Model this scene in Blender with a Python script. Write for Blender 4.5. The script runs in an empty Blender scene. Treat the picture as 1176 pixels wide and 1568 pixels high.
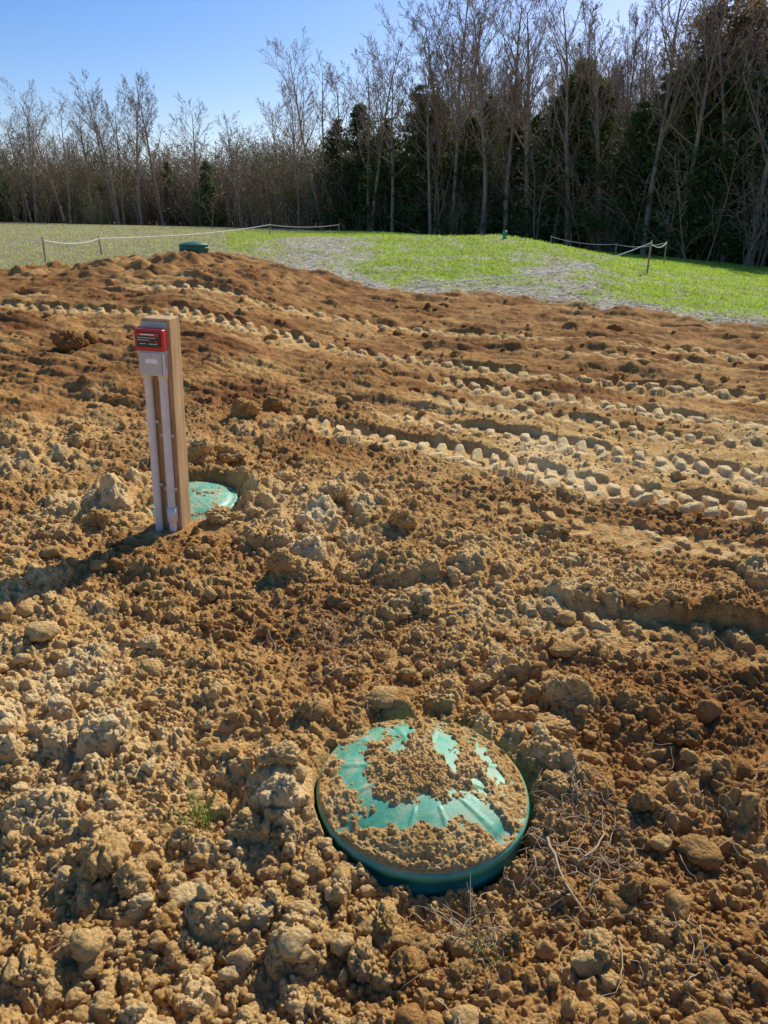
import bpy, math, numpy as np
from mathutils import Vector, noise as mnoise
rad=math.radians
scene=bpy.context.scene
RS=np.random.RandomState(11)

# ------------------------------------------------------------------ helpers
def build(name,V,Fs,mats=None,smooth=True,link=True,midx=None):
    V=np.asarray(V,dtype=np.float32)
    if not isinstance(Fs,list): Fs=[Fs]
    Fs=[np.asarray(f,dtype=np.int32) for f in Fs if len(f)]
    loops=np.concatenate([f.ravel() for f in Fs])
    starts=[];o=0
    for f in Fs:
        starts.append(o+np.arange(len(f),dtype=np.int32)*f.shape[1]); o+=f.size
    starts=np.concatenate(starts).astype(np.int32)
    me=bpy.data.meshes.new(name)
    me.vertices.add(len(V)); me.vertices.foreach_set('co',V.ravel())
    me.loops.add(len(loops)); me.loops.foreach_set('vertex_index',loops)
    me.polygons.add(len(starts)); me.polygons.foreach_set('loop_start',starts)
    me.polygons.foreach_set('use_smooth',np.full(len(starts),smooth,dtype=bool))
    if mats:
        for m in (mats if isinstance(mats,list) else [mats]): me.materials.append(m)
    if midx is not None: me.polygons.foreach_set('material_index',np.asarray(midx,dtype=np.int32))
    me.update(calc_edges=True)
    if not link: return me
    ob=bpy.data.objects.new(name,me); scene.collection.objects.link(ob)
    return ob
def attr(me,name,arr):
    a=me.attributes.new(name,'FLOAT','POINT'); a.data.foreach_set('value',np.asarray(arr,dtype=np.float32))
def empty(name,loc=(0,0,0)):
    e=bpy.data.objects.new(name,None); e.location=loc; e.empty_display_size=.1
    scene.collection.objects.link(e); return e

PERM=RS.permutation(256).astype(np.int32)
GA=RS.rand(256)*2*np.pi; GX=np.cos(GA).astype(np.float32); GY=np.sin(GA).astype(np.float32)
def perlin(x,y,seed=0):
    x=np.asarray(x)+seed*13.37; y=np.asarray(y)-seed*7.71
    xi=np.floor(x).astype(np.int32); yi=np.floor(y).astype(np.int32)
    xf=(x-xi).astype(np.float32); yf=(y-yi).astype(np.float32)
    u=xf*xf*xf*(xf*(xf*6-15)+10); v=yf*yf*yf*(yf*(yf*6-15)+10)
    def g(ix,iy,fx,fy):
        h=PERM[(PERM[(ix+seed)&255]+iy)&255]; return GX[h]*fx+GY[h]*fy
    a=g(xi,yi,xf,yf); b=g(xi+1,yi,xf-1,yf); c=g(xi,yi+1,xf,yf-1); d=g(xi+1,yi+1,xf-1,yf-1)
    return 1.5*((a+(b-a)*u)+((c+(d-c)*u)-(a+(b-a)*u))*v)
def fbm(x,y,o=4,seed=0):
    s=0;a=1.;t=0
    for i in range(o):
        s=s+a*perlin(x*2**i,y*2**i,seed+i*3); t+=a; a*=.5
    return s/t
TB=RS.rand(5,65536).astype(np.float32)
def dome(x,y,cell,dens,seed,tilt=.15):
    gx=(x/cell); gy=(y/cell)
    i0=np.floor(gx).astype(np.int64); j0=np.floor(gy).astype(np.int64)
    best=np.zeros(x.shape,dtype=np.float32)
    for di in (-1,0,1):
        for dj in (-1,0,1):
            ci=i0+di; cj=j0+dj
            idx=((ci*73856093)^(cj*19349663)^(seed*83492791))&0xFFFF
            dx=(gx-ci-TB[0][idx]).astype(np.float32); dy=(gy-cj-TB[1][idx]).astype(np.float32)
            ra=.28+.42*TB[2][idx]; an=TB[4][idx]*6.283
            ca=np.cos(an); sa=np.sin(an)
            ex=dx*ca+dy*sa; ey=(-dx*sa+dy*ca)*1.3
            q=1-(ex*ex+ey*ey)/(ra*ra)
            h=np.where((TB[3][idx]<dens)&(q>0),np.sqrt(np.maximum(q,0))*ra*(.6+.5*TB[4][idx])+ex*tilt,0)
            best=np.maximum(best,h)
    return best*cell
def sst(a,b,x):
    t=np.clip((x-a)/(b-a),0,1); return t*t*(3-2*t)

# ------------------------------------------------------------------ base terrain
PROF=[(-.49,[(3,0),(6,.06),(10,.38),(14,.70),(16,.66),(20,.72),(40,1.15),(85,1.87),(700,3)]),
(-.24,[(3,0),(6,.1),(10,.42),(13.5,.85),(16.4,.98),(19,.93),(30,1.1),(82,1.45),(700,2)]),
(-.12,[(3,0),(6,.07),(10,.25),(14,.6),(16,.68),(22,1.2),(28,1.1),(70,1.2),(700,1.5)]),
(0,[(3,0),(6,.04),(10,.12),(14,.38),(22,1.27),(27,1.1),(60,1.15),(700,1)]),
(.16,[(3,0),(6,.02),(10,.12),(14,.33),(22,1.33),(27,.8),(55,.5),(700,0)]),
(.28,[(3,0),(6,0),(10,.15),(13,.3),(20,.88),(26,.5),(50,0),(700,-1)]),
(.37,[(3,0),(6,0),(10,.12),(13,.27),(20,.42),(30,.2),(48,-.3),(700,-1)]),
(.49,[(3,0),(6,0),(10,.08),(13,.15),(20,.08),(44,-.65),(700,-2)])]
NS,NL=91,160
SG=np.linspace(-.9,.9,NS); LG=np.linspace(math.log(1.5),math.log(700),NL)
cols=np.array([np.interp(LG,[math.log(p[0]) for p in pr],[p[1] for p in pr]) for _,pr in PROF])
TAB=np.array([[np.interp(s,[p[0] for p in PROF],cols[:,j]) for j in range(NL)] for s in SG])
for _ in range(3):
    P_=np.pad(TAB,((1,1),(1,1)),'edge'); TAB=(P_[:-2,1:-1]+P_[2:,1:-1]+P_[1:-1,:-2]+P_[1:-1,2:]+4*P_[1:-1,1:-1])/8
def basez(x,y):
    yy=np.maximum(y,1.5); s=np.clip(x/yy,-.9,.9)
    a=(s+.9)/1.8*(NS-1); b=(np.log(yy)-LG[0])/(LG[-1]-LG[0])*(NL-1); b=np.clip(b,0,NL-1.001); a=np.clip(a,0,NS-1.001)
    ia=a.astype(int); ib=b.astype(int); fa=a-ia; fb=b-ib
    return TAB[ia,ib]*(1-fa)*(1-fb)+TAB[ia+1,ib]*fa*(1-fb)+TAB[ia,ib+1]*(1-fa)*fb+TAB[ia+1,ib+1]*fa*fb
BS=[-.9,-.49,-.3,-.24,-.18,-.12,-.05,.03,.15,.25,.37,.49,.9]
BY=[15,15,16.5,18,17.6,16,14.8,14,14,13,12,11.5,10.5]
def ybound(x,y): return np.interp(x/np.maximum(y,1.5),BS,BY)

LID=(.112,1.70,.052); LID2=(-1.17,4.10,.04); POST=(-1.15,3.76)
# tyre tracks: x0,y0,x1,y1,halfwidth,period,bow,strength
TR=[(-.95,5.95,3.4,2.95,.20,.145,.08,1.1),
    (-.15,6.20,4.2,3.50,.18,.145,.05,1.05),
    (.05,6.95,5.0,4.05,.15,.145,-.05,.8),
    (.25,7.60,5.5,4.65,.20,.16,-.1,1.1),
    (.35,4.15,3.2,2.55,.17,.14,.03,.8),
    (.25,2.90,2.6,1.88,.15,.14,.02,.55),
    (-3.2,10.6,5.5,5.9,.20,.22,-.25,1.),(-4.2,12.2,7.5,7.4,.20,.25,.3,.9),(-7.5,11.3,-1.8,9.6,.16,.22,.2,.8),
    (-2.6,9.4,1.0,7.6,.16,.17,.1,.5),(1.5,9.3,6.5,7.0,.17,.2,.0,.75)]

def terrain(x,y):
    r=np.hypot(x,y); z=basez(x,y).astype(np.float64)
    nb=fbm(x*.9,y*.9,3,5)*.8
    yb=ybound(x,y)+nb
    soil=1-sst(-.25,.25,y-yb)
    wx=x+.035*perlin(x*7,y*7,40)+.007*perlin(x*34,y*34,41); wy=y+.035*perlin(x*7,y*7,42)+.007*perlin(x*34,y*34,43)
    big=perlin(x*.75,y*.75,1)*.045+perlin(x*1.9,y*1.9,2)*.045+perlin(x*4.5,y*4.5,3)*.030
    cl=.5+.8*perlin(x*1.3,y*1.3,8); cl=np.clip(cl,0,1)
    near=1-sst(4.4,8.,r)
    cl=cl*(.30+.70*near)
    det=dome(wx,wy,.19,.38,1)*(.12+.9*cl)*.68
    det+=dome(wx,wy,.085,.50,2)*(.18+.85*cl)*.76
    m=r<13; dd=np.zeros_like(x)
    dd[m]=dome(wx[m],wy[m],.042,.6,3)*.85; det+=dd*(.45+.55*near)
    m=r<8; dd=np.zeros_like(x); dd[m]=dome(wx[m],wy[m],.021,.8,4)*.85; det+=dd
    m=r<3.6; dd=np.zeros_like(x); dd[m]=dome(wx[m],wy[m],.0115,.9,6)*.85; det+=dd
    det+=.012*fbm(x*16,y*16,3,21)
    ca,sa=math.cos(rad(-27)),math.sin(rad(-27))
    al=x*ca+y*sa; ac=-x*sa+y*ca
    mid=sst(4.6,7,y)
    ridge=perlin(al*.35,ac*3.2,12)*.04+perlin(al*.8,ac*7,13)*.03+np.abs(perlin(al*.5,ac*1.6,14))*.035+.014*perlin(al*2,ac*18,15)
    h=big+det+ridge*mid*soil
    sx=x/np.maximum(y,1.5)
    pile=np.exp(-((y-14.6)/1.8)**2)*sst(-.62,-.35,sx)*(1-sst(-.13,-.04,sx))
    h+=pile*(.13*fbm(x*1.2,y*1.2,4,31)+.18*np.abs(perlin(x*2.2,y*2.2,33)))
    edge=np.exp(-((y-yb+.5)/.45)**2)*(sx>-.1)
    h+=edge*.10*np.maximum(0,perlin(x*1.7,y*1.7,35)+.1)
    def seg(x0,y0,x1,y1):
        L=math.hypot(x1-x0,y1-y0); ux,uy=(x1-x0)/L,(y1-y0)/L
        a=(x-x0)*ux+(y-y0)*uy; c=-(x-x0)*uy+(y-y0)*ux
        return a,c,L
    a,c,L=seg(-.25,3.42,2.6,2.30); c=c+.12*perlin(a*1.5,a*0,50)
    h+=.05*np.exp(-(c/.20)**2)*sst(-.1,.5,a)*(1-sst(L,L+.4,a))
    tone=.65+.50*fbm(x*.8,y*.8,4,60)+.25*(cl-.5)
    tone+=np.clip((det-.05)*4,-.28,.2)*(.4+.6*near)  # crevice shade painted into soil tone: moist hollows darker, clod tops lighter
    tone-=.25*mid*(1-sst(16,22,y))
    pan=np.exp(-(((x-2.0)*.55+(y-5.0)*.83)/1.1)**2)*sst(-.4,.8,x)
    h=h*(1-.40*pan); tone+=.18*pan
    tone+=.15*(1-sst(1.5,3.2,y))*(1-sst(-.2,.6,x))-.22*sst(.35,1.,x)*(1-sst(2.0,2.7,y))
    for (x0,y0,x1,y1,w,per,bow,am) in TR:
        a,c,L=seg(x0,y0,x1,y1)
        u=a/L; c=c-bow*4*u*(1-u)-.045*perlin(a*1.1,a*0+3.3,70)
        end=sst(-.15,.7,a)*(1-sst(L,L+.5,a)); fade=np.clip(.95+.8*perlin(a*1.1,c*3+y0,71),.2,1.1)
        W=(1-sst(w*.9,w*1.17,np.abs(c)+.02*perlin(a*7,c*7,75)))*end
        side=np.sign(c); ph=a/per+np.abs(c)*3.0+.5*(side>0)+.14*perlin(a*2.3,c*4,72)
        saw=ph-np.floor(ph)
        ed=.10*perlin(a*17,c*17,76)
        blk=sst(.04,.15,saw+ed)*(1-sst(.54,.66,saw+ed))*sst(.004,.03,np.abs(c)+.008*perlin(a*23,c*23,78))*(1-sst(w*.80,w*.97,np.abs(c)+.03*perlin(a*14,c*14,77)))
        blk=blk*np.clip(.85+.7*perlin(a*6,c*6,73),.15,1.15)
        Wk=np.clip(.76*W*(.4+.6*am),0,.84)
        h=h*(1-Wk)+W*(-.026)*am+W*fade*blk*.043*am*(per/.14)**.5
        lip=np.exp(-((np.abs(c)-w*1.25)/.045)**2)*end
        h+=lip*.022*am*(.6+.9*perlin(a*3,c*3,74))
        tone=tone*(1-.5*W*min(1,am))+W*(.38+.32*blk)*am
    dx=x-LID[0]; dy=y-LID[1]; d=np.hypot(dx,dy); an=np.arctan2(dx,-dy)
    front=np.exp(-((an-.30)/.8)**2)
    ring=np.exp(-((d-.41)/.11)**2)
    h+=ring*((1-front)*.045 - front*.070)
    k=sst(.285,.325,d); h=h*k+(1-k)*(-.12)
    lim=.050+.60*np.clip(d-.28,0,9)
    h=np.where(d<.75,np.minimum(h,lim),h)
    dx=x-LID2[0]; dy=y-LID2[1]; d=np.hypot(dx,dy)
    k=sst(.27,.38,d+.05*perlin(x*9,y*9,80)); 
    h=np.where(dx>-.12,h*k+(1-k)*(-.08),h)
    kk=np.exp(-(((x+.98)/.22)**2+((y-3.72)/.16)**2)); h=h*(1-.8*kk)-.03*kk
    h+=.05*np.exp(-(((d-.42)/.09)**2))*(dy>-.1)+.07*np.exp(-(((x+1.55)/.2)**2+((y-4.05)/.25)**2))
    k=np.exp(-(((x-POST[0])**2+(y-POST[1])**2)/.05)); h=h*(1-.75*k)
    gr=.05*fbm(x*.5,y*.5,3,90)+.022*fbm(x*5,y*5,3,91)+.02*np.abs(perlin(x*2.5,y*2.5,92))
    gr=gr*(1-.6*sst(40,80,r))
    z=z+h*soil+gr*(1-soil)
    n2=fbm(x*1.4,y*1.4,4,95)
    straw=strawf(x,y,yb,n2)*(1-soil)
    lush=sst(-.22,-.12,sx+.05*n2)*(1-.55*sst(30,45,y))
    lush=np.clip(lush+.1*n2,0,1)
    return z,soil,np.clip(tone,0,1),straw,lush,h
def strawf(x,y,yb,n2):
    e=y-yb; sx=x/np.maximum(y,1.5)
    s=(1-sst(.4,1.8,e+1.4*n2))*(sx>-.20)
    s=np.maximum(s,np.exp(-((sx+.095)/.085)**2)*(1-sst(22,27,y))*1.15)
    s=np.maximum(s,np.exp(-((sx-.225)/.07)**2)*(1-sst(17.0,19.5,y))*1.0)
    s=np.maximum(s,.30*(sx>-.15)*(y<24))
    return np.clip(s+1.1*n2-.12,0,1)

phd=np.radians(np.arange(-42,42.001,.092))
back=np.radians(np.concatenate([np.arange(42.4,60,.6),np.arange(60,300,2.5),np.arange(300,317.8,.6)]))
PH=np.concatenate([phd,back]); NC=len(PH)
def gs(a,b,q): 
    n=int(math.log(b/a)/math.log(q)); return a*q**np.arange(n)
RR=np.concatenate([np.arange(.05,.85,.04),gs(.85,4.5,1.0020),gs(4.5,30,1.0036),gs(30,110,1.012),gs(110,700,1.06),[700.]])
RR=np.unique(np.round(RR,5)); NR=len(RR)
GR,GP=np.meshgrid(RR,PH,indexing='ij')
X=(GR*np.sin(GP)).ravel(); Y=(GR*np.cos(GP)).ravel()
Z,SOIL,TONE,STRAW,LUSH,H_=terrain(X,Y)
ZG=Z.reshape(NR,NC); TG=TONE.reshape(NR,NC)
i=np.arange(NR-1)[:,None]*NC; j=np.arange(NC)[None,:]; j2=(j+1)%NC
Q=np.stack([i+j,i+j2,i+NC+j2,i+NC+j],-1).reshape(-1,4)[:, ::-1]
def gz(x,y,G=None):
    G=ZG if G is None else G
    x=np.atleast_1d(np.asarray(x,dtype=float)); y=np.atleast_1d(np.asarray(y,dtype=float))
    r=np.hypot(x,y); p=np.arctan2(x,y); p=np.where(p<PH[0],p+2*np.pi,p)
    a=np.interp(r,RR,np.arange(NR)); b=np.interp(p,PH,np.arange(NC))
    ia=np.minimum(a.astype(int),NR-2); ib=np.minimum(b.astype(int),NC-2); fa=a-ia; fb=b-ib
    return G[ia,ib]*(1-fa)*(1-fb)+G[ia+1,ib]*fa*(1-fb)+G[ia,ib+1]*(1-fa)*fb+G[ia+1,ib+1]*fa*fb

# ------------------------------------------------------------------ materials
def newmat(name):
    m=bpy.data.materials.new(name); m.use_nodes=True; nt=m.node_tree; nt.nodes.clear()
    out=nt.nodes.new('ShaderNodeOutputMaterial'); b=nt.nodes.new('ShaderNodeBsdfPrincipled')
    nt.links.new(b.outputs[0],out.inputs[0]); return m,nt,b,out
def N(nt,t,**k):
    n=nt.nodes.new(t)
    for a,v in k.items(): setattr(n,a,v)
    return n
def noise_(nt,scale,detail=4,rough=.6,vec=None):
    n=N(nt,'ShaderNodeTexNoise'); n.inputs['Scale'].default_value=scale; n.inputs['Detail'].default_value=detail; n.inputs['Roughness'].default_value=rough
    if vec is not None: nt.links.new(vec,n.inputs['Vector'])
    return n
def ramp(nt,fac,stops):
    r=N(nt,'ShaderNodeValToRGB'); els=r.color_ramp.elements
    while len(els)<len(stops): els.new(.5)
    for e,(p,c) in zip(els,stops): e.position=p; e.color=(*c,1) if len(c)==3 else c
    nt.links.new(fac,r.inputs[0]); return r
def mixc(nt,f,a,b,bt='MIX'):
    m=N(nt,'ShaderNodeMix',data_type='RGBA',blend_type=bt)
    for s,v in ((m.inputs[0],f),(m.inputs[6],a),(m.inputs[7],b)):
        if isinstance(v,(int,float)): s.default_value=v
        elif isinstance(v,tuple): s.default_value=(*v,1) if len(v)==3 else v
        else: nt.links.new(v,s)
    return m.outputs[2]
def math_(nt,op,a,b=0.,c=None,clamp=False):
    m=N(nt,'ShaderNodeMath',operation=op,use_clamp=clamp)
    for s,v in zip(m.inputs,(a,b,c)):
        if v is None: continue
        if isinstance(v,(int,float)): s.default_value=v
        else: nt.links.new(v,s)
    return m.outputs[0]
def simple(name,col,rough=.7,var=.25,scale=8,metal=0,col2=None,bump=0,bscale=60):
    m,nt,b,o=newmat(name)
    tc=N(nt,'ShaderNodeTexCoord'); n=noise_(nt,scale,5,.65,tc.outputs['Object'])
    c2=col2 or tuple(c*(1-var) for c in col); c1=tuple(min(1,c*(1+var*.5)) for c in col)
    r=ramp(nt,n.outputs[0],[(.3,c2),(.7,c1)]); nt.links.new(r.outputs[0],b.inputs['Base Color'])
    b.inputs['Roughness'].default_value=rough; b.inputs['Metallic'].default_value=metal
    if bump:
        n2=noise_(nt,bscale,5,.7,tc.outputs['Object']); bp=N(nt,'ShaderNodeBump'); bp.inputs['Strength'].default_value=bump; bp.inputs['Distance'].default_value=.01
        nt.links.new(n2.outputs[0],bp.inputs['Height']); nt.links.new(bp.outputs[0],b.inputs['Normal'])
    return m
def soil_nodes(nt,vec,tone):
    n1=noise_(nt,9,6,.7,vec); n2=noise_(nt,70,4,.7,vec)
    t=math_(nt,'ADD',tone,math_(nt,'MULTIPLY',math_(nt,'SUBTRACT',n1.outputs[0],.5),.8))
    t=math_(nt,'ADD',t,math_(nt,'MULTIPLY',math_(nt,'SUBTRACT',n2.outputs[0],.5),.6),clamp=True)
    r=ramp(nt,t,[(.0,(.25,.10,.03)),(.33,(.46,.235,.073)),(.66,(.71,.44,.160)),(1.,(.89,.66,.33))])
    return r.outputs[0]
def soil_bump(nt,vec,b,st=.5):
    n=noise_(nt,160,5,.75,vec); n3=N(nt,'ShaderNodeTexVoronoi'); n3.inputs['Scale'].default_value=90; nt.links.new(vec,n3.inputs['Vector'])
    hh=math_(nt,'SUBTRACT',n.outputs[0],math_(nt,'MULTIPLY',n3.outputs[0],.8))
    bp=N(nt,'ShaderNodeBump'); bp.inputs['Strength'].default_value=st; bp.inputs['Distance'].default_value=.010
    nt.links.new(hh,bp.inputs['Height']); nt.links.new(bp.outputs[0],b.inputs['Normal'])
mg,nt,b,o=newmat('ground_soil_and_grass')
tc=N(nt,'ShaderNodeTexCoord'); vec=tc.outputs['Object']
def A(n): 
    a=N(nt,'ShaderNodeAttribute'); a.attribute_name=n; return a.outputs['Fac']
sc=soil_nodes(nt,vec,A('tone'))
g1=noise_(nt,1.1,6,.7,vec); g2=noise_(nt,14,5,.75,vec)
gl=ramp(nt,g2.outputs[0],[(.3,(.13,.18,.02)),(.5,(.29,.39,.04)),(.7,(.48,.57,.11))])
gd=ramp(nt,g2.outputs[0],[(.3,(.16,.15,.055)),(.5,(.31,.28,.12)),(.7,(.50,.42,.24))])
gr=mixc(nt,A('lush'),gd.outputs[0],gl.outputs[0])
litter=ramp(nt,g1.outputs[0],[(.42,(0,0,0)),(.62,(1,1,1))])
gr=mixc(nt,math_(nt,'MULTIPLY',litter.outputs[0],.3),gr,(.45,.36,.17))
st=ramp(nt,noise_(nt,22,5,.8,vec).outputs[0],[(.3,(.24,.18,.11)),(.5,(.54,.48,.36)),(.68,(.82,.76,.64))])
gr=mixc(nt,A('straw'),gr,st.outputs[0])
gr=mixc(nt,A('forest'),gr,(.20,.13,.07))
fin=mixc(nt,A('soil'),gr,sc); nt.links.new(fin,b.inputs['Base Color']); b.inputs['Roughness'].default_value=.95
b.inputs['Specular IOR Level'].default_value=.1
soil_bump(nt,vec,b,.9)
mc,nt,b,o=newmat('dry_soil_clod'); tc=N(nt,'ShaderNodeTexCoord')
a_=N(nt,'ShaderNodeAttribute'); a_.attribute_name='tone'
nt.links.new(soil_nodes(nt,tc.outputs['Object'],a_.outputs['Fac']),b.inputs['Base Color']); b.inputs['Roughness'].default_value=.95; b.inputs['Specular IOR Level'].default_value=.1
soil_bump(nt,tc.outputs['Object'],b,1.)

ground=build('ground',np.stack([X,Y,Z],1),Q,mg)
sxg=X/np.maximum(Y,1.5)
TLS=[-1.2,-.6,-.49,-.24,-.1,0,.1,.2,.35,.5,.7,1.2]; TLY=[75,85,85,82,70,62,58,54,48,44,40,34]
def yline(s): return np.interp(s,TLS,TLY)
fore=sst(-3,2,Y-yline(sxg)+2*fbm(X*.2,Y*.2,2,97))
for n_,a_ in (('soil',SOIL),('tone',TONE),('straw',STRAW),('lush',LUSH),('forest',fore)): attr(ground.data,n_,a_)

# ------------------------------------------------------------------ clods
def ico(sub):
    import bmesh
    bm=bmesh.new(); bmesh.ops.create_icosphere(bm,subdivisions=sub,radius=1)
    V=np.array([v.co[:] for v in bm.verts]); F=np.array([[v.index for v in f.verts] for f in bm.faces]); bm.free(); return V,F
def vd(p,s):
    d=mnoise.voronoi(p*s)[0]; return d[0],d[1]-d[0]
def clod_tmpl(sub,seed,k=1.):
    V,F=ico(sub); out=V.copy()
    for i,v in enumerate(V):
        p=Vector(v)+Vector((seed*9.1,seed*3.3,0))
        p=p+.15*Vector((mnoise.noise(p*2.3),mnoise.noise(p*2.3+Vector((5,1,2))),mnoise.noise(p*2.3+Vector((2,8,3)))))
        d=.50*mnoise.noise(p*.9)+.20*min(.5,vd(p,1.5)[1])-.05
        if sub>=2: d+=.28*(.42-vd(p,2.4)[0])
        if sub>=3: d+=.24*(.35-vd(p,4.6)[0])+.05*mnoise.noise(p*6)
        if sub>=4: d+=.18*(.3-vd(p,9)[0])+.07*(.3-vd(p,18)[0])
        out[i]=v*max(.4,(1+k*d))
    return out,F
TM={s:[clod_tmpl(s,q+s*10) for q in range(8 if s<5 else 6)] for s in (1,2,3,5)}
def scatter_clods(name,x,y,size,sub,sink=.25,flat=.8,tone0=None):
    n=len(x); VV=[];FF=[];TT=[];off=0
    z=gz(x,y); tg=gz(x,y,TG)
    for k in range(n):
        V,F=TM[sub][RS.randint(len(TM[sub]))]
        a,b_,c=RS.rand(3)*6.28
        ca,sa=math.cos(a),math.sin(a); cb,sb=math.cos(b_),math.sin(b_)
        M=np.array([[ca,-sa,0],[sa,ca,0],[0,0,1]])@np.array([[1,0,0],[0,cb,-sb],[0,sb,cb]])
        s=size[k]*np.array([1+.2*RS.randn(),1,max(.5,flat+.12*RS.randn())])
        W=(V@M.T)*s; W=W+np.array([x[k],y[k],z[k]+size[k]*(flat-sink*2)*.5])
        VV.append(W);FF.append(F+off);off+=len(V)
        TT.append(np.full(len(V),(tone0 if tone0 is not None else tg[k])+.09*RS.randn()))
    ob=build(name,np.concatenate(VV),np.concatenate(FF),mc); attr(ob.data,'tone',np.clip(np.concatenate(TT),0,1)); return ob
def rpos(n,r0,r1,pw=1.,amax=46):
    r=r0*(r1/r0)**(RS.rand(n)**pw); p=np.radians((RS.rand(n)*2-1)*amax); return r*np.sin(p),r*np.cos(p)
def keep(x,y,extra=0):
    d=np.hypot(x-LID[0],y-LID[1]); d2=np.hypot(x-LID2[0],y-LID2[1]); d3=np.hypot(x-POST[0],y-POST[1])
    m=(d>.315+extra)&(d2>.33)&(d3>.13+extra)&(y<ybound(x,y)-.3)
    for (x0,y0,x1,y1,w,per,bow,am) in TR:
        L=math.hypot(x1-x0,y1-y0); ux,uy=(x1-x0)/L,(y1-y0)/L
        a=(x-x0)*ux+(y-y0)*uy; c=-(x-x0)*uy+(y-y0)*ux; u=a/L; c=c-bow*4*u*(1-u)
        m&=~((np.abs(c)<w)&(a>0)&(a<L)&(RS.rand(len(x))<.92*min(1,am+.2)))
    return m
x,y=rpos(34000,.9,6.5); m=keep(x,y); x,y=x[m],y[m]; m=(perlin(x*1.6,y*1.6,8)+.25*RS.randn(len(x)))>-.25; x,y=x[m],y[m]
scatter_clods('soil_crumbs',x,y,.0035+.006*RS.rand(len(x))**2*(1+.2*y),1,.12)
x,y=rpos(5200,.95,14); m=keep(x,y,.01); x,y=x[m],y[m]; m=(perlin(x*1.3,y*1.3,8)+.3*RS.randn(len(x)))>-.05; x,y=x[m],y[m]
scatter_clods('soil_clods',x,y,.009+.013*RS.rand(len(x))**1.7*(1+.14*y),3,.25)
x,y=rpos(460,1.0,15); m=keep(x,y,.03); x,y=x[m],y[m]
scatter_clods('soil_lumps',x,y,.018+.024*RS.rand(len(x))**2*(1+.17*y),3,.28,.8)
BC=[(-3.45,8.3,.17),(-3.3,8.45,.12),(-1.13,5.85,.10),(-.95,6.2,.09),(-1.22,4.78,.13),(-1.05,4.85,.10),(-.90,3.80,.065),(-1.0,3.62,.035),(-.26,4.0,.075),(-.02,3.95,.05),
(-.71,1.42,.08),(-.62,1.36,.045),(.0,1.27,.06),(-.05,1.18,.05),(.04,1.16,.045),(-.23,2.05,.06),(-.1,2.26,.05),(-.30,1.72,.05),(-.27,1.60,.04),(-.36,1.55,.045),(.54,1.98,.055),(.95,1.95,.055),(.62,1.35,.05),(.48,1.18,.05),(-.30,1.3,.045),(.17,1.16,.04),(.35,2.29,.045),(-.28,1.85,.045),(.50,1.72,.04),(.46,1.38,.04),(-.18,1.32,.04),(.30,1.24,.04),(.75,1.68,.05),
(-1.55,3.75,.08),(-1.4,3.55,.05),(-1.7,4.6,.1),(-2.2,5.1,.10),(-2.4,6.4,.10),(.05,3.3,.05),(-.5,3.2,.06),(-.75,2.7,.05),(-.2,2.9,.05),(-1.2,2.5,.045),(-.9,3.50,.045),(-.4,3.6,.06),(.1,3.7,.06),(-.6,4.3,.06)]
BC=np.array(BC); scatter_clods('large_soil_clods',BC[:,0],BC[:,1],BC[:,2],5,.2,.85)

# ------------------------------------------------------------------ tubes
class Acc:
    def __init__(s): s.V=[];s.F=[];s.n=0
    def tube(s,P,R,k=4):
        P=np.asarray(P,float); R=np.asarray(R,float); n=len(P)
        T=np.gradient(P,axis=0); T/= (np.linalg.norm(T,axis=1)[:,None]+1e-9)
        if np.linalg.norm(T[0])<.5: T[:]=(P[-1]-P[0])/(np.linalg.norm(P[-1]-P[0])+1e-9)
        ref=np.array([.31,.87,.12]) if abs(T[0][2])>.5 else np.array([0,0,1.])
        U=np.cross(T,ref); U/=(np.linalg.norm(U,axis=1)[:,None]+1e-9); W=np.cross(T,U)
        an=np.arange(k)*2*np.pi/k
        ring=P[:,None,:]+R[:,None,None]*(np.cos(an)[None,:,None]*U[:,None,:]+np.sin(an)[None,:,None]*W[:,None,:])
        s.V.append(ring.reshape(-1,3))
        i=np.arange(n-1)[:,None]*k; j=np.arange(k)[None,:]; j2=(j+1)%k
        s.F.append(np.stack([i+j,i+j2,i+k+j2,i+k+j],-1).reshape(-1,4)+s.n); s.n+=n*k
    def arr(s): return np.concatenate(s.V),np.concatenate(s.F)
def unit(v): return v/(np.linalg.norm(v)+1e-9)
def grow(acc,rs,p,d,L,r,lv,cfg):
    segs=cfg['segs'][lv]; pts=[p]; dd=unit(d)
    for i in range(segs):
        dd=unit(dd+rs.randn(3)*cfg['wob'][lv]+np.array([0,0,cfg['up'][lv]])); pts.append(pts[-1]+dd*L/segs)
    pts=np.array(pts); tt=np.linspace(0,1,segs+1); rr=r*(1-tt*(.85 if lv==0 else .75))
    rr=np.maximum(rr,cfg.get('rmin',.008))
    acc.tube(pts,rr,cfg['k'][lv])
    if lv+1>=len(cfg['n']): return
    n=cfg['n'][lv+1]; n=max(1,int(n*(.75+.5*rs.rand())))
    for q in range(n):
        t=cfg['t0'][lv]+(1-cfg['t0'][lv])*((q+rs.rand())/n)
        f=t*segs; i=min(int(f),segs-1); pp=pts[i]+(pts[i+1]-pts[i])*(f-i); td=unit(pts[i+1]-pts[i])
        pr=rs.randn(3); pr-=td*pr.dot(td); pr=unit(pr); an=rad(cfg['ang'][lv]*(.7+.6*rs.rand()))
        nd=td*math.cos(an)+pr*math.sin(an)
        ll=L*cfg['lr'][lv]*(1-.6*t if lv==0 else 1-.45*t)*(.7+.6*rs.rand())
        grow(acc,rs,pp,nd,ll,max(rr[min(i,segs)]*.5,cfg.get('rmin',.008)),lv+1,cfg)
mb=simple('grey_bark',(.36,.27,.195),.9,.45,3)
mtw=simple('twig_bark',(.33,.23,.15),.9,.3,3)
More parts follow.
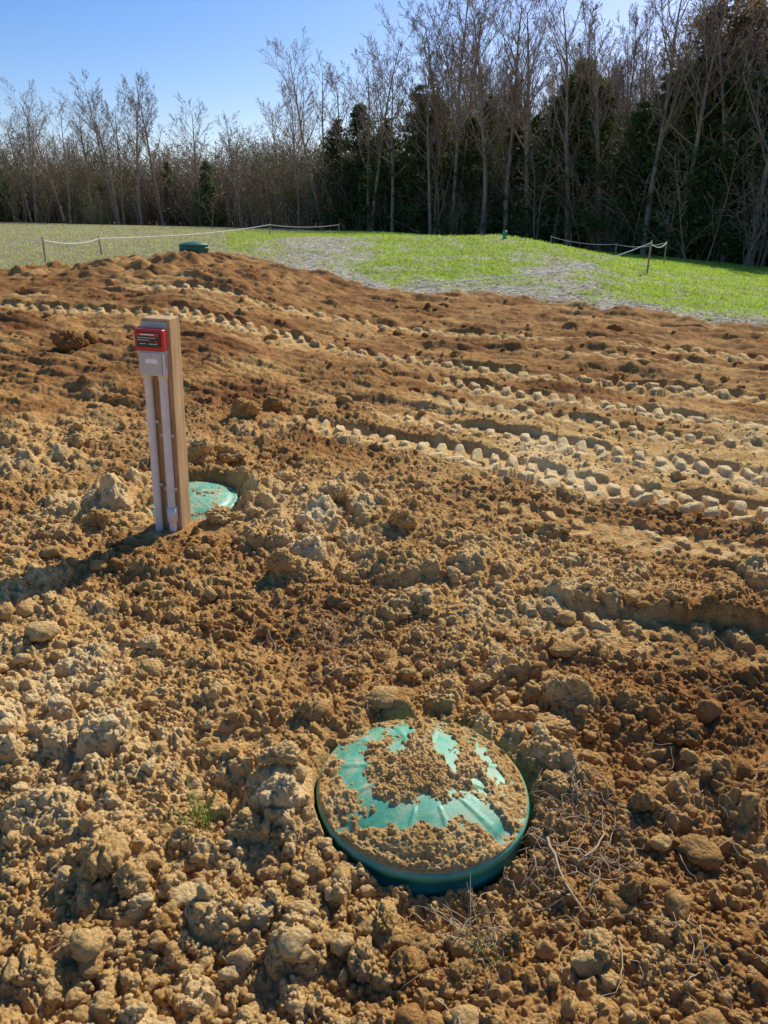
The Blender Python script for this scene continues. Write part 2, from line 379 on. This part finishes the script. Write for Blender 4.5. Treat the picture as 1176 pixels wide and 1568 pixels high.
def bare_tree(seed,multi=1,spread=1.,dens=1.):
    rs=np.random.RandomState(seed); acc=Acc()
    cfg=dict(segs=[11,6,4,3,2],wob=[.022,.06,.09,.12,.12],up=[.03,.11,.08,.07,.03],k=[7,4,3,3,3],
             n=[1,int(22*dens),7,5,3],t0=[.38,.2,.15,.1],ang=[33*spread,30,30,32],lr=[.38,.46,.5,.55],rmin=.0078)
    for q in range(multi):
        a=rs.rand()*6.28; lean=.0 if multi==1 else .06
        if multi>1: cfg['n'][1]=int(15*dens)
        grow(acc,rs,np.array([.25*math.cos(a)*(multi>1),.25*math.sin(a)*(multi>1),-.3]),np.array([lean*math.cos(a),lean*math.sin(a),1.])+rs.randn(3)*.015,14*(1 if q==0 else .9),.15 if multi==1 else .115,0,cfg)
    V,F=acc.arr(); V[:,2]*=14/ V[:,2].max()
    return build('bare_tree_mesh',V,F,mb,True,False)
TREES=[bare_tree(1,1,1.1,1.1),bare_tree(2,2,1.1),bare_tree(3,1,.75,.9),bare_tree(4,3,1.1),bare_tree(5,1,1.2,1.2),bare_tree(6,1,.65,.7),bare_tree(7,2,.9,.9)]
def leafmat(name,c1,c2,tf=.3):
    m,nt,b,o=newmat(name); tc=N(nt,'ShaderNodeTexCoord'); n=noise_(nt,1.6,4,.7,tc.outputs['Object'])
    oi=N(nt,'ShaderNodeObjectInfo'); f=math_(nt,'ADD',n.outputs[0],math_(nt,'MULTIPLY',math_(nt,'SUBTRACT',oi.outputs['Random'],.5),.35))
    r=ramp(nt,f,[(.3,c1),(.7,c2)]); nt.links.new(r.outputs[0],b.inputs['Base Color']); b.inputs['Roughness'].default_value=.7
    tr=N(nt,'ShaderNodeBsdfTranslucent'); nt.links.new(r.outputs[0],tr.inputs[0]); ms=N(nt,'ShaderNodeMixShader'); ms.inputs[0].default_value=tf
    nt.links.new(b.outputs[0],ms.inputs[1]); nt.links.new(tr.outputs[0],ms.inputs[2]); nt.links.new(ms.outputs[0],o.inputs[0]); return m
mce=leafmat('cedar_foliage',(.055,.09,.022),(.15,.21,.055),.45); mbr=leafmat('dead_leaf',(.22,.14,.085),(.42,.30,.18),.45); mgs=leafmat('spring_leaf',(.16,.24,.03),(.36,.44,.08),.4); mpi=leafmat('pine_foliage',(.12,.09,.04),(.27,.19,.09),.45)
def unit_rows(a): return a/np.linalg.norm(a,axis=1)[:,None]
def flecks(rs,C,s,droop=.0):
    n=len(C); a=unit_rows(rs.randn(n,3)); b=unit_rows(rs.randn(n,3)); a[:,2]-=droop
    s=(s*(.5+rs.rand(n)))[:,None]; return np.stack([C-a*s*.5-b*s*.2,C+a*s*.5,C+b*s*.55],1).reshape(-1,3)
def conifer(seed,kind='cedar',mat=None):
    rs=np.random.RandomState(seed); acc=Acc(); acc.tube([[0,0,-.3],[.05,0,3],[0,.05,7],[0,0,9.3]],[.16,.13,.07,.02],6)
    C=[]
    nb=130 if kind=='cedar' else 75
    for q in range(nb):
        t=rs.rand()**(1.15) ; 
        if kind=='cedar': z=.5+9.2*t; R=2.3*(1-t)**.75*(.5+.8*rs.rand())+.15; rise=.55
        else: z=3.6+6*t; R=2.0*(math.sin(math.pi*min(1,(1-t)*.75+.15)))*(.5+.7*rs.rand()); rise=.25
        a=rs.rand()*6.28; e=np.array([R*math.cos(a),R*math.sin(a),R*rise]); p0=np.array([0,0,z-R*rise*.6])
        acc.tube([p0,p0+e*.5,p0+e],[.03,.018,.008],3)
        n=int((38 if kind=='cedar' else 26)*(1+1.4*rs.rand()*(R+.4))); u=rs.rand(n)**.6; c=p0+e*u[:,None]+rs.randn(n,3)*(.12+.20*R*(1-u*.6))[:,None]*np.array([1,1,.7])*.8
        C.append(c)
    C=np.concatenate(C); V,F=acc.arr(); L=flecks(rs,C,.20); nF=len(F)
    T=np.arange(len(L)).reshape(-1,3)+len(V)
    return build(kind,np.concatenate([V,L]),[F,T],[mb,mat],False,False,np.concatenate([np.zeros(nF),np.ones(len(T))]))
CED=[conifer(20+q,'cedar',mce) for q in range(4)]; PINE=[conifer(40+q,'pine',mpi) for q in range(2)]
def brush(seed,leaf,nl=2600,green=False):
    rs=np.random.RandomState(seed); acc=Acc()
    cfg=dict(segs=[5,3,2],wob=[.08,.14,.16],up=[.06,.04,.0],k=[3,3,3],n=[1,8,5],t0=[.15,.2],ang=[34,40],lr=[.4,.5],rmin=.009)
    for q in range(34):
        grow(acc,rs,np.array([rs.randn()*1.7,rs.randn()*1.2,-.1]),np.array([rs.randn()*.16,rs.randn()*.16,1]),1.8+4.*rs.rand()**1.3,.026,0,cfg)
    V,F=acc.arr(); C=V[rs.randint(len(V),size=nl)]+rs.randn(nl,3)*.22; C=C[C[:,2]>.05]
    L=flecks(rs,C,.13); T=np.arange(len(L)).reshape(-1,3)+len(V)
    return build('brush',np.concatenate([V,L]),[F,T],[mtw,leaf],False,False,np.concatenate([np.zeros(len(F)),np.ones(len(T))]))
BR=[brush(60,mbr,1300),brush(61,mce,2200),brush(62,mce,2000),brush(63,mbr,900)]; GB=[brush(70,mgs,2000,True)]
def inst(me,name,x,y,sc,parent=None,sxy=1.,lean=0):
    ob=bpy.data.objects.new(name,me); ob.location=(x,y,float(gz(x,y)[0])-.05); ob.scale=(sc*sxy,sc*sxy,sc)
    ob.rotation_euler=(lean*RS.randn(),lean*RS.randn(),RS.rand()*6.28); scene.collection.objects.link(ob)
    if parent: ob.parent=parent
    return ob
HS=[-1.2,-.49,-.4,-.3,-.24,-.2,-.16,-.1,0,.05,.09,.2,.3,.35,.5,1.2]; HH=[13,12.5,13.5,13,10,8.5,10.5,12.5,12,12,15.5,15.0,15,16,15.5,14]
fr=empty('forest_treeline')
nT=215
for k in range(nT):
    s=-1.05+2.1*(k+RS.rand())/nT; back_=1+30*RS.rand()**1.1; yy=yline(s)+back_; 
    hh=np.interp(s,HS,HH)*(.55+.38*RS.rand())*(1+back_/110)
    if s<.07: hh*=.72
    inst(TREES[RS.randint(7)],'tree',s*yy,yy,hh/14,fr,.8+.4*RS.rand(),.015)
for k in range(50):
    s=.07+.6*RS.rand(); back_=2+26*RS.rand(); yy=yline(s)+back_
    inst(TREES[RS.randint(7)],'tree',s*yy,yy,np.interp(s,HS,HH)*(.78+.2*RS.rand())*(1+back_/110)/14,fr,.9,.015)
for k in range(210):
    s=-1.05+2.1*(k+RS.rand())/210; yy=yline(s)+.5+14*RS.rand()**1.3
    inst(BR[RS.randint(4)],'brush',s*yy,yy,(.95+.65*RS.rand())*(.95 if s<0 else 1.1),fr,1.15)
for k in range(70):
    s=-1.05+1.15*(k+RS.rand())/70; yy=yline(s)+14+14*RS.rand()
    inst(BR[RS.randint(4)],'brush',s*yy,yy,1.25+.5*RS.rand(),fr,1.35)
for k in range(74):
    s=-1.05+2.1*RS.rand()**.75; yy=yline(s)+1.5+16*RS.rand(); h=(3.2+3.4*RS.rand()) if s<.0 else (5+6*RS.rand())
    inst(CED[RS.randint(4)],'cedar',s*yy,yy,h/9.7,fr,.9+.3*RS.rand())
def S(u): return (u-588)/1132/1.06
PT=[(60,12.,3),(110,13.2,1),(150,11.5,2),(190,14.2,3),(222,13.6,4),(255,14.1,0),(310,11.8,4),(372,10,0),(395,8.8,3),(440,12,1),(460,11.5,2),(498,14.2,6),(528,12,2),(568,14.6,1),(600,12,4),(690,17.2,3),(662,13,1),(738,15.4,4),(772,15.8,2),(810,15.4,0),(870,15,5),(925,15.2,6),(985,15.6,2),(1040,15.,4),(1110,15.5,5),(1150,15,2)]
for u,h,v in PT:
    s=S(u); yy=yline(s)-1-1.5*RS.rand(); inst(TREES[v],'bare_tree',s*yy,yy,h/14,None,1.25,.012)
for u,h in [(10,6.3),(325,6.0),(518,8.2),(553,9.),(590,7.8),(640,9.8),(668,8.8),(715,7.8),(780,7.6),(845,9.8),(872,10.8),(900,9.4),(960,8.4),(1000,9.8),(1035,10.5),(1060,8.6),(1095,10.2),(1120,8),(1155,9.8)]:
    s=S(u); yy=yline(s)-.5+RS.rand()*.5; inst(CED[RS.randint(4)],'cedar_tree',s*yy,yy,h/9.7,None,1.3)
for u,h in [(1045,13.6),(1075,14.6),(1110,14),(1140,14.2),(1185,14.5)]:
    s=S(u); yy=yline(s)+2+2*RS.rand(); inst(PINE[RS.randint(2)],'pine_tree',s*yy,yy,h/9.7,None,.95)
for u in (150,700,940,165):
    s=S(u); yy=yline(s)-1.6; inst(GB[0],'green_shrub',s*yy,yy,.6,None,.9)

# ------------------------------------------------------------------ grass & straw on the ground
mgr=leafmat('grass_blade',(.26,.37,.03),(.54,.66,.10),.5); mdr=leafmat('dry_grass',(.40,.33,.18),(.62,.54,.33)); mst=leafmat('straw_fibre',(.52,.46,.34),(.86,.80,.67))
def blades(name,x,y,h,w,mat,flat=False):
    n=len(x); z=gz(x,y); a=RS.rand(n)*6.28; dx=np.cos(a)*w; dy=np.sin(a)*w
    if flat:
        l=h
        P0=np.stack([x,y,z+.006],1); P1=np.stack([x+np.cos(a)*l,y+np.sin(a)*l,z+.01+.025*RS.rand(n)],1); nrm=np.stack([-np.sin(a)*w,np.cos(a)*w,w*RS.rand(n)],1)
        V=np.stack([P0-nrm,P0+nrm,P1],1)
    else:
        lean=RS.randn(n,2)*.45*h[:,None]
        V=np.stack([np.stack([x-dx,y-dy,z-.005],1),np.stack([x+dx,y+dy,z-.005],1),np.stack([x+lean[:,0],y+lean[:,1],z+h],1)],1)
    return build(name,V.reshape(-1,3),np.arange(n*3).reshape(-1,3),mat,False)
def region(n,y0,y1,smin,smax):
    y=y0+(y1-y0)*RS.rand(n)**1.6; s=smin+(smax-smin)*RS.rand(n); return s*y,y
x,y=region(190000,10.5,48,-.2,.75); yb=ybound(x,y)+fbm(x*.9,y*.9,3,5)*.8; n2=fbm(x*1.4,y*1.4,4,95)
sx=x/y; stw=strawf(x,y,yb,n2)
pg=np.clip(1.0-1.2*stw+.5*perlin(x*3,y*3,99)+.35*perlin(x*.8,y*.8,98),0,1)*(y>yb+.2)*(y<yline(sx)-2)
m=RS.rand(len(x))<pg; blades('grass',x[m],y[m],.03+.05*RS.rand(m.sum()),.006+.0004*y[m],mgr)
m=(RS.rand(len(x))<stw*.6)&(y>yb-.15)&(y<27); blades('straw_mulch',x[m],y[m],.06+.12*RS.rand(m.sum()),.009,mst,True)
x,y=region(80000,13,70,-.8,-.1); yb=ybound(x,y)+fbm(x*.9,y*.9,3,5)*.8; m=(y>yb+.2)&(y<yline(x/y)-1)&(RS.rand(len(x))<.6+.5*fbm(x*.6,y*.6,2,3)); x,y=x[m],y[m]
k=RS.rand(len(x))<.34
blades('field_grass',x[k],y[k],.03+.05*RS.rand(k.sum()),.006+.0004*y[k],mgr)
k=~k; blades('dry_field_grass',x[k],y[k],.03+.06*RS.rand(k.sum()),.006+.0004*y[k],mdr)

mroot=simple('dry_root',(.50,.37,.21),.85,.35,20); acc=Acc()
def root(x,y,L,r,seed,curl=.35):
    rs=np.random.RandomState(seed); a=rs.rand()*6.28; P=[]; 
    n=9; zz=None
    for i in range(n):
        g=float(gz(x,y)[0])+.006; zz=g if zz is None else max(g,zz*.6+g*.4)
        P.append([x,y,zz+.02*math.sin(i/(n-1)*3.14)*rs.rand()+r]); a+=rs.randn()*curl; x+=math.cos(a)*L/n; y+=math.sin(a)*L/n
    acc.tube(P,np.linspace(r,r*.35,n),5)
sd=0
for (cx,cy,sp,n) in [(.52,1.58,.09,45),(.47,1.44,.11,34),(.62,1.50,.11,34),(.20,1.24,.08,22),(-.15,2.5,.12,34),(-.22,2.75,.12,22),(.62,1.3,.15,20),(-.3,2.25,.15,9),(-.5,1.3,.2,7),(-.8,3.0,.5,10),(.9,1.6,.3,24),(1.1,2.4,.4,8),(0,3.2,.8,12)]:
    for q in range(n):
        sd+=1; root(cx+RS.randn()*sp,cy+RS.randn()*sp,.06+.16*RS.rand(),.001+.0015*RS.rand()**2,sd,.55)
root(.44,1.54,.30,.005,901,.2); root(.50,1.46,.26,.004,905,.2); root(-.12,2.35,.22,.003,903); root(.5,1.70,.16,.004,907,.2)
V,F=acc.arr(); build('roots',V,F,mroot)
def tuft(cx,cy,n,h,mat,name,sp=.02):
    acc=Acc(); z=float(gz(cx,cy)[0])
    for q in range(n):
        a=RS.rand()*6.28; l=h*(.5+.7*RS.rand()); k=.3+.9*RS.rand(); bx,by=cx+RS.randn()*sp,cy+RS.randn()*sp
        t=np.linspace(0,1,6); P=np.stack([bx+math.cos(a)*l*k*t**1.6,by+math.sin(a)*l*k*t**1.6,z-.005+l*(t-.45*k*t**2)],1)
        acc.tube(P,.0018*(1-t*.85),3)
    V,F=acc.arr(); return build(name,V,F,mat)
mtg=leafmat('tuft_blade',(.26,.36,.06),(.52,.58,.16))
tuft(-.50,1.58,40,.12,mtg,'grass_tuft',.02); tuft(.20,1.25,40,.12,mdr,'grass_tuft',.03); tuft(.24,1.23,18,.09,mtg,'grass_tuft',.03); tuft(.98,1.62,14,.08,mdr,'grass_tuft',.03)

# ------------------------------------------------------------------ septic lids
def plastic(name,dust):
    m,nt,b,o=newmat(name); tc=N(nt,'ShaderNodeTexCoord'); v=tc.outputs['Object']
    g=ramp(nt,noise_(nt,6,4,.6,v).outputs[0],[(.3,(.012,.28,.165)),(.7,(.04,.44,.28))]).outputs[0]
    d=noise_(nt,16,8,.78,v); f=ramp(nt,d.outputs[0],[(.46,(0,0,0)),(.66,(1,1,1))]).outputs[0]
    geo=N(nt,'ShaderNodeNewGeometry'); sz=N(nt,'ShaderNodeSeparateXYZ'); nt.links.new(geo.outputs['Normal'],sz.inputs[0])
    up=math_(nt,'MULTIPLY_ADD',sz.outputs[2],.8,.1,clamp=True); ff=math_(nt,'MULTIPLY',f,up)
    ff=math_(nt,'MULTIPLY_ADD',ff,dust,.08)
    c=mixc(nt,ff,g,(.66,.50,.28)); nt.links.new(c,b.inputs['Base Color'])
    nt.links.new(math_(nt,'MULTIPLY_ADD',ff,.5,.40),b.inputs['Roughness']); b.inputs['Specular IOR Level'].default_value=.45
    bp=N(nt,'ShaderNodeBump'); bp.inputs['Strength'].default_value=.35; bp.inputs['Distance'].default_value=.003; nt.links.new(noise_(nt,70,4,.7,v).outputs[0],bp.inputs['Height']); nt.links.new(bp.outputs[0],b.inputs['Normal'])
    return m
mpl=plastic('teal_green_plastic',.65); mpl2=plastic('dusty_green_plastic',.7)
mdk,nt,b,o=newmat('dark_green_plastic'); b.inputs['Base Color'].default_value=(.015,.14,.09,1); b.inputs['Roughness'].default_value=.5
PR=[(0,.047),(.05,.046),(.10,.041),(.15,.033),(.20,.022),(.24,.011),(.262,.001),(.267,-.004),(.283,-.006),(.296,-.009),(.303,-.014),(.305,-.022),(.304,-.036),(.297,-.040),(.290,-.043),(.289,-.070),(.297,-.073),(.299,-.078),(.299,-.105),(.292,-.11),(.290,-.35)]
def domez(r): return np.interp(r,[p[0] for p in PR[:12]],[p[1] for p in PR[:12]])
def lid(name,loc,mat,cover,tilt=(0,0),main=False,ribs=1.):
    e=empty(name,loc); e.rotation_euler=(tilt[0],tilt[1],.3)
    pr=[]
    for (a,b_) in zip(PR[:-1],PR[1:]):
        n=6 if b_[0]<.25 else 1
        for q in range(n): t=q/n; pr.append((a[0]+(b_[0]-a[0])*t,a[1]+(b_[1]-a[1])*t))
    pr.append(PR[-1]); pr=np.array(pr); K=240; th=np.arange(K)*2*np.pi/K
    R=pr[:,0][:,None]*np.ones(K); Zz=pr[:,1][:,None]*np.ones(K)
    ca=np.cos(th*12); rib=sst(.86,.96,ca)[None,:]*sst(.12,.14,R)*(1-sst(.235,.25,R)); rib[pr[:,0]>.26]=0
    Zz=Zz+rib*.003*ribs
    V=np.stack([R*np.cos(th),R*np.sin(th),Zz],-1).reshape(-1,3); n=len(pr)
    i=np.arange(n-1)[:,None]*K; j=np.arange(K)[None,:]; j2=(j+1)%K
    F=np.stack([i+j,i+K+j,i+K+j2,i+j2],-1).reshape(-1,4)
    ob=build('lid_body',V,F,mat); ob.parent=e
    acc=Acc()
    for q in range(6):
        a=q*math.pi/3+.2; px,py=.278*math.cos(a),.278*math.sin(a)
        acc.tube([[px,py,-.012],[px,py,-.002],[px,py,-.0018]],[.0055,.0052,.0001],6)
    V,F=acc.arr(); ob=build('screws',V,F,simple('dull_screw',(.22,.2,.16),.6,.2,30,.3),False); ob.parent=e
    if cover:
        K2,M=480,180; rr=np.linspace(.001,.2995,M); th=np.arange(K2)*2*np.pi/K2
        Rg,Tg=np.meshgrid(rr,th,indexing='ij')
        rz=.3; wx_=Rg*np.cos(Tg+rz); wy_=Rg*np.sin(Tg+rz)
        lx=wx_/.3; ly=wy_/.3
        nn=fbm(wx_*11,wy_*11,4,201); mk=cover+.75*nn+.65*fbm(wx_*40,wy_*40,4,207)
        if main:
            for (ex,ey,ax,ay,rot,am) in [(-.20,.58,.065,.28,-.12,1.6),(.24,.36,.085,.38,.10,2.0),(-.68,.12,.14,.24,.1,1.5),(.04,-.46,.48,.11,.10,1.7),(.66,.28,.06,.30,.25,1.5),(.62,-.50,.18,.10,-.5,1.3),(-.55,.60,.20,.10,.8,1.3),(.50,-.05,.05,.16,.3,.6),(-.42,-.35,.18,.06,-.5,1.)]:
                c_,s_=math.cos(rot),math.sin(rot); qx=lx+.09*perlin(lx*6,ly*6,301)+.04*perlin(lx*17,ly*17,303); qy=ly+.09*perlin(lx*6,ly*6,302)
                ddx=qx-ex; ddy=qy-ey; q1=(ddx*c_+ddy*s_)/ax; q2=(-ddx*s_+ddy*c_)/ay
                mk=mk-am*np.exp(-(q1**2+q2**2)*.9)
            mk=mk+.55*np.exp(-((lx-.05)**2+(ly-.05)**2)/.10)+.6*np.exp(-((lx+.1)**2/.35+(ly+.80)**2/.03))
        hgt=np.clip(mk,-.6,1.3)*.013
        cr=dome((wx_+.004*perlin(wx_*90,wy_*90,5)).ravel(),wy_.ravel(),.022,.45,11).reshape(Rg.shape)*.8+dome(wx_.ravel(),wy_.ravel(),.009,.85,12).reshape(Rg.shape)*.8+dome(wx_.ravel(),wy_.ravel(),.0045,.9,13).reshape(Rg.shape)*.8
        hh=domez(Rg)+hgt+cr*np.clip(mk+.40,0,1)-.0032
        hh=np.where(Rg>.294,np.minimum(hh,domez(Rg)+.004),hh); hh[-1]=-.03
        V=np.stack([Rg*np.cos(Tg),Rg*np.sin(Tg),hh],-1).reshape(-1,3)
        i=np.arange(M-1)[:,None]*K2; j=np.arange(K2)[None,:]; j2=(j+1)%K2
        F=np.stack([i+j,i+K2+j,i+K2+j2,i+j2],-1).reshape(-1,4)
        ob=build('soil_cover',V,F,mc); attr(ob.data,'tone',.66+.2*nn.ravel()); ob.parent=e
    return e
lid('septic_tank_lid',LID,mpl,.62,(rad(2.5),rad(1.5)),True,1.)
lid('septic_tank_lid',LID2,mpl2,-.10,(rad(3),rad(-2)),False,.4)
L3=(-3.95,16.3); z3=float(gz(*L3)[0])
lid('septic_tank_lid',(L3[0],L3[1],z3+.13),mdk,0,(0,0),False,0.)

# ------------------------------------------------------------------ post with control box
def box(name,cx,cy,cz,sx_,sy_,sz_,mat,bev=.003,parent=None,seg=2):
    import bmesh
    bm=bmesh.new(); bmesh.ops.create_cube(bm,size=1)
    for v in bm.verts: v.co=Vector((v.co.x*sx_+cx,v.co.y*sy_+cy,v.co.z*sz_+cz))
    if bev: bmesh.ops.bevel(bm,geom=bm.edges[:],offset=bev,segments=seg,affect='EDGES',profile=.6)
    me=bpy.data.meshes.new(name); bm.to_mesh(me); bm.free(); me.materials.append(mat)
    ob=bpy.data.objects.new(name,me); scene.collection.objects.link(ob)
    if parent: ob.parent=parent
    return ob
mw,nt,b,o=newmat('treated_wood'); tc=N(nt,'ShaderNodeTexCoord'); mp=N(nt,'ShaderNodeMapping'); mp.inputs['Scale'].default_value=(1,1,.05); nt.links.new(tc.outputs['Object'],mp.inputs[0])
wn=noise_(nt,60,6,.7,mp.outputs[0]); wn2=noise_(nt,7,3,.5,tc.outputs['Object'])
wc=ramp(nt,wn.outputs[0],[(.3,(.28,.155,.06)),(.5,(.52,.32,.145)),(.7,(.74,.52,.27))]).outputs[0]
wc=mixc(nt,math_(nt,'MULTIPLY',wn2.outputs[0],.35),wc,(.46,.30,.16)); nt.links.new(wc,b.inputs['Base Color']); b.inputs['Roughness'].default_value=.8
bp=N(nt,'ShaderNodeBump'); bp.inputs['Strength'].default_value=.5; bp.inputs['Distance'].default_value=.004; nt.links.new(wn.outputs[0],bp.inputs['Height']); nt.links.new(bp.outputs[0],b.inputs['Normal'])
mgy=simple('grey_pvc',(.52,.50,.48),.45,.12,12); mcd=simple('conduit_pvc',(.70,.67,.63),.4,.15,10)
mrd=simple('red_plastic',(.55,.02,.02),.4,.15,20); mbk=simple('black_label',(.03,.028,.03),.4,.2,30); mwh=simple('white_print',(.85,.84,.82),.6,.08,30)
pe=empty('control_panel_post',(POST[0],POST[1],0)); pe.rotation_euler=(rad(.5),rad(2.6),rad(-8))
Wp=.142; Dp=.125; TOP=1.13
box('wood_post',0,0,(TOP-.5)/2,Wp,Dp,TOP+.5,mw,.004,pe)
fy=-Dp/2
box('backing_plate',-.008,fy-.004,1.035,.132,.008,.16,mgy,.002,pe)
box('alarm_housing',-.012,fy-.036,1.035,.146,.056,.102,mrd,.008,pe,3)
box('alarm_face',-.012,fy-.066,1.037,.122,.006,.074,mbk,.002,pe)
box('label_red_strip',-.012,fy-.0702,1.063,.112,.002,.014,mrd,.0005,pe)
for q,(xx,zz,w_) in enumerate([(-.035,1.047,.05),(.025,1.047,.04),(-.03,1.036,.06),(.03,1.018,.045),(-.035,1.018,.03),(-.005,1.062,.07)]):
    box('print_%d'%q,-.012+xx*.8,fy-.0712,zz,w_,.001,.0022 if q<5 else .0045,mwh,0,pe)
box('indicator_lamp',.032,fy-.072,1.030,.012,.008,.012,mrd,.002,pe)
box('junction_box',-.010,fy-.030,.922,.126,.060,.122,mgy,.006,pe,3)
box('junction_cover',-.010,fy-.0625,.922,.112,.005,.106,mgy,.002,pe)
box('sticker',-.005,fy-.0655,.935,.06,.001,.022,mwh,0,pe)
acc=Acc()
for cx in (-.047,.030):
    acc.tube([[cx,fy-.024,.89],[cx,fy-.024,.5],[cx*.97,fy-.024,-.25]],[.0205]*3,20)
    acc.tube([[cx,fy-.024,.900],[cx,fy-.024,.899],[cx,fy-.024,.84],[cx,fy-.024,.839]],[.018,.025,.025,.018],20)
acc.tube([[.030,fy-.024,.16],[.030,fy-.024,.159],[.030,fy-.024,.08],[.030,fy-.024,.079]],[.018,.027,.027,.018],20)
V,F=acc.arr(); ob=build('conduits',V,F,mcd); ob.parent=pe
for q,(cx,cz) in enumerate(((-.047,.62),(.030,.55),(-.047,.28),(.03,.26))):
    box('strap_%d'%q,cx,fy-.0235,cz,.068,.003,.016,mgy,.0008,pe)

# ------------------------------------------------------------------ rope fence, stakes, vent pipe
mstk=simple('stake_wood',(.38,.28,.18),.85,.3,15); mrope=simple('white_rope',(.8,.78,.74),.8,.1,20)
def stake(x,y,h,tilt=0.):
    e=empty('wooden_stake',(x,y,float(gz(x,y)[0]))); e.rotation_euler=(0,tilt,.4)
    box('stake_shaft',0,0,h/2-.1,.032,.032,h+.2,mstk,.003,e)
    a=Acc(); a.tube([[0,0,h],[0,0,h+.012]],[.022,.012],4); V,F=a.arr(); ob=build('stake_head',V,F,mstk); ob.parent=e
    a=Acc(); t=np.linspace(0,6.28*2,24); a.tube(np.stack([.025*np.cos(t),.025*np.sin(t),h-.05+t*.001],1),np.full(24,.006),5); V,F=a.arr(); ob=build('rope_knot',V,F,mrope); ob.parent=e
    return np.array([x,y,float(gz(x,y)[0])+h-.05])
def W_(u,y): return (u-588)/1132*y/1.058
L_=[stake(W_(68,17.2),17.2,.55,.03),stake(W_(156,20),20,.45,-.05),stake(W_(415,33),33,.5),stake(W_(520,36),36,.5)]
R_=[stake(W_(842,36),36,.6),stake(W_(942,33),33,.55),stake(W_(1018,28),28,.75),stake(W_(994,17.5),17.5,.72,.02)]
acc=Acc()
def rope(a,b_,sag,r=.009):
    t=np.linspace(0,1,24)[:,None]; P=a+(b_-a)*t; P[:,2]-=sag*4*(t*(1-t))[:,0]; P[:,2]=np.maximum(P[:,2],gz(P[:,0],P[:,1])+.02); acc.tube(P,np.full(24,r),5)
for q in range(3): rope(L_[q],L_[q+1],.1,.010); rope(R_[q],R_[q+1],.12,.010)
end=np.array([W_(640,14.6),14.6,float(gz(W_(640,14.6),14.6)[0])+.03]); rope(R_[3],end,.25)
end=np.array([-14.,16.,float(gz(-14,16)[0])+.4]); rope(L_[0],end,.1)
V,F=acc.arr(); build('rope_barrier',V,F,mrope)
px,py=W_(771,21.),21.; pz=float(gz(px,py)[0]); acc=Acc()
acc.tube([[px,py,pz-.2],[px,py,pz+.16]],[.05,.05],16); acc.tube([[px,py,pz+.14],[px,py,pz+.141],[px,py,pz+.20],[px,py,pz+.215],[px,py,pz+.216]],[.05,.064,.064,.05,.001],16)
V,F=acc.arr(); build('vent_pipe',V,F,simple('green_pipe',(.02,.30,.20),.4,.15,20))

# ------------------------------------------------------------------ light, sky, camera
EL,AZ=rad(38),rad(29.5)
d=Vector((math.sin(AZ)*math.cos(EL),math.cos(AZ)*math.cos(EL),math.sin(EL)))
sl=bpy.data.lights.new('sun','SUN'); sl.energy=5.0; sl.angle=rad(.5); sl.color=(1,.95,.84)
so=bpy.data.objects.new('sun',sl); so.rotation_euler=d.to_track_quat('Z','Y').to_euler(); scene.collection.objects.link(so)
w=bpy.data.worlds.new('World'); scene.world=w; w.use_nodes=True; nt=w.node_tree; bg=nt.nodes['Background']
sk=nt.nodes.new('ShaderNodeTexSky'); sk.sky_type='NISHITA'; sk.sun_disc=False; sk.sun_elevation=EL; sk.sun_rotation=AZ; sk.air_density=1.; sk.dust_density=.6; sk.ozone_density=3.
hs=nt.nodes.new('ShaderNodeHueSaturation'); hs.inputs['Saturation'].default_value=1.4; hs.inputs['Hue'].default_value=.508
tn=mixc(nt,1.,hs.outputs[0],(1.14,.99,1.0),'MULTIPLY')
nt.links.new(sk.outputs[0],hs.inputs['Color']); nt.links.new(tn,bg.inputs[0]); bg.inputs[1].default_value=.135
cam=bpy.data.cameras.new('camera'); co=bpy.data.objects.new('camera',cam); scene.collection.objects.link(co)
co.location=(0,0,1.55); co.rotation_euler=(rad(90-21.2),0,0); cam.sensor_fit='VERTICAL'; cam.sensor_height=36; cam.lens=26; cam.clip_start=.05; cam.clip_end=3000
scene.camera=co
scene.view_settings.view_transform='Standard'; scene.view_settings.look='None'; scene.view_settings.exposure=0
print('done',len(X))
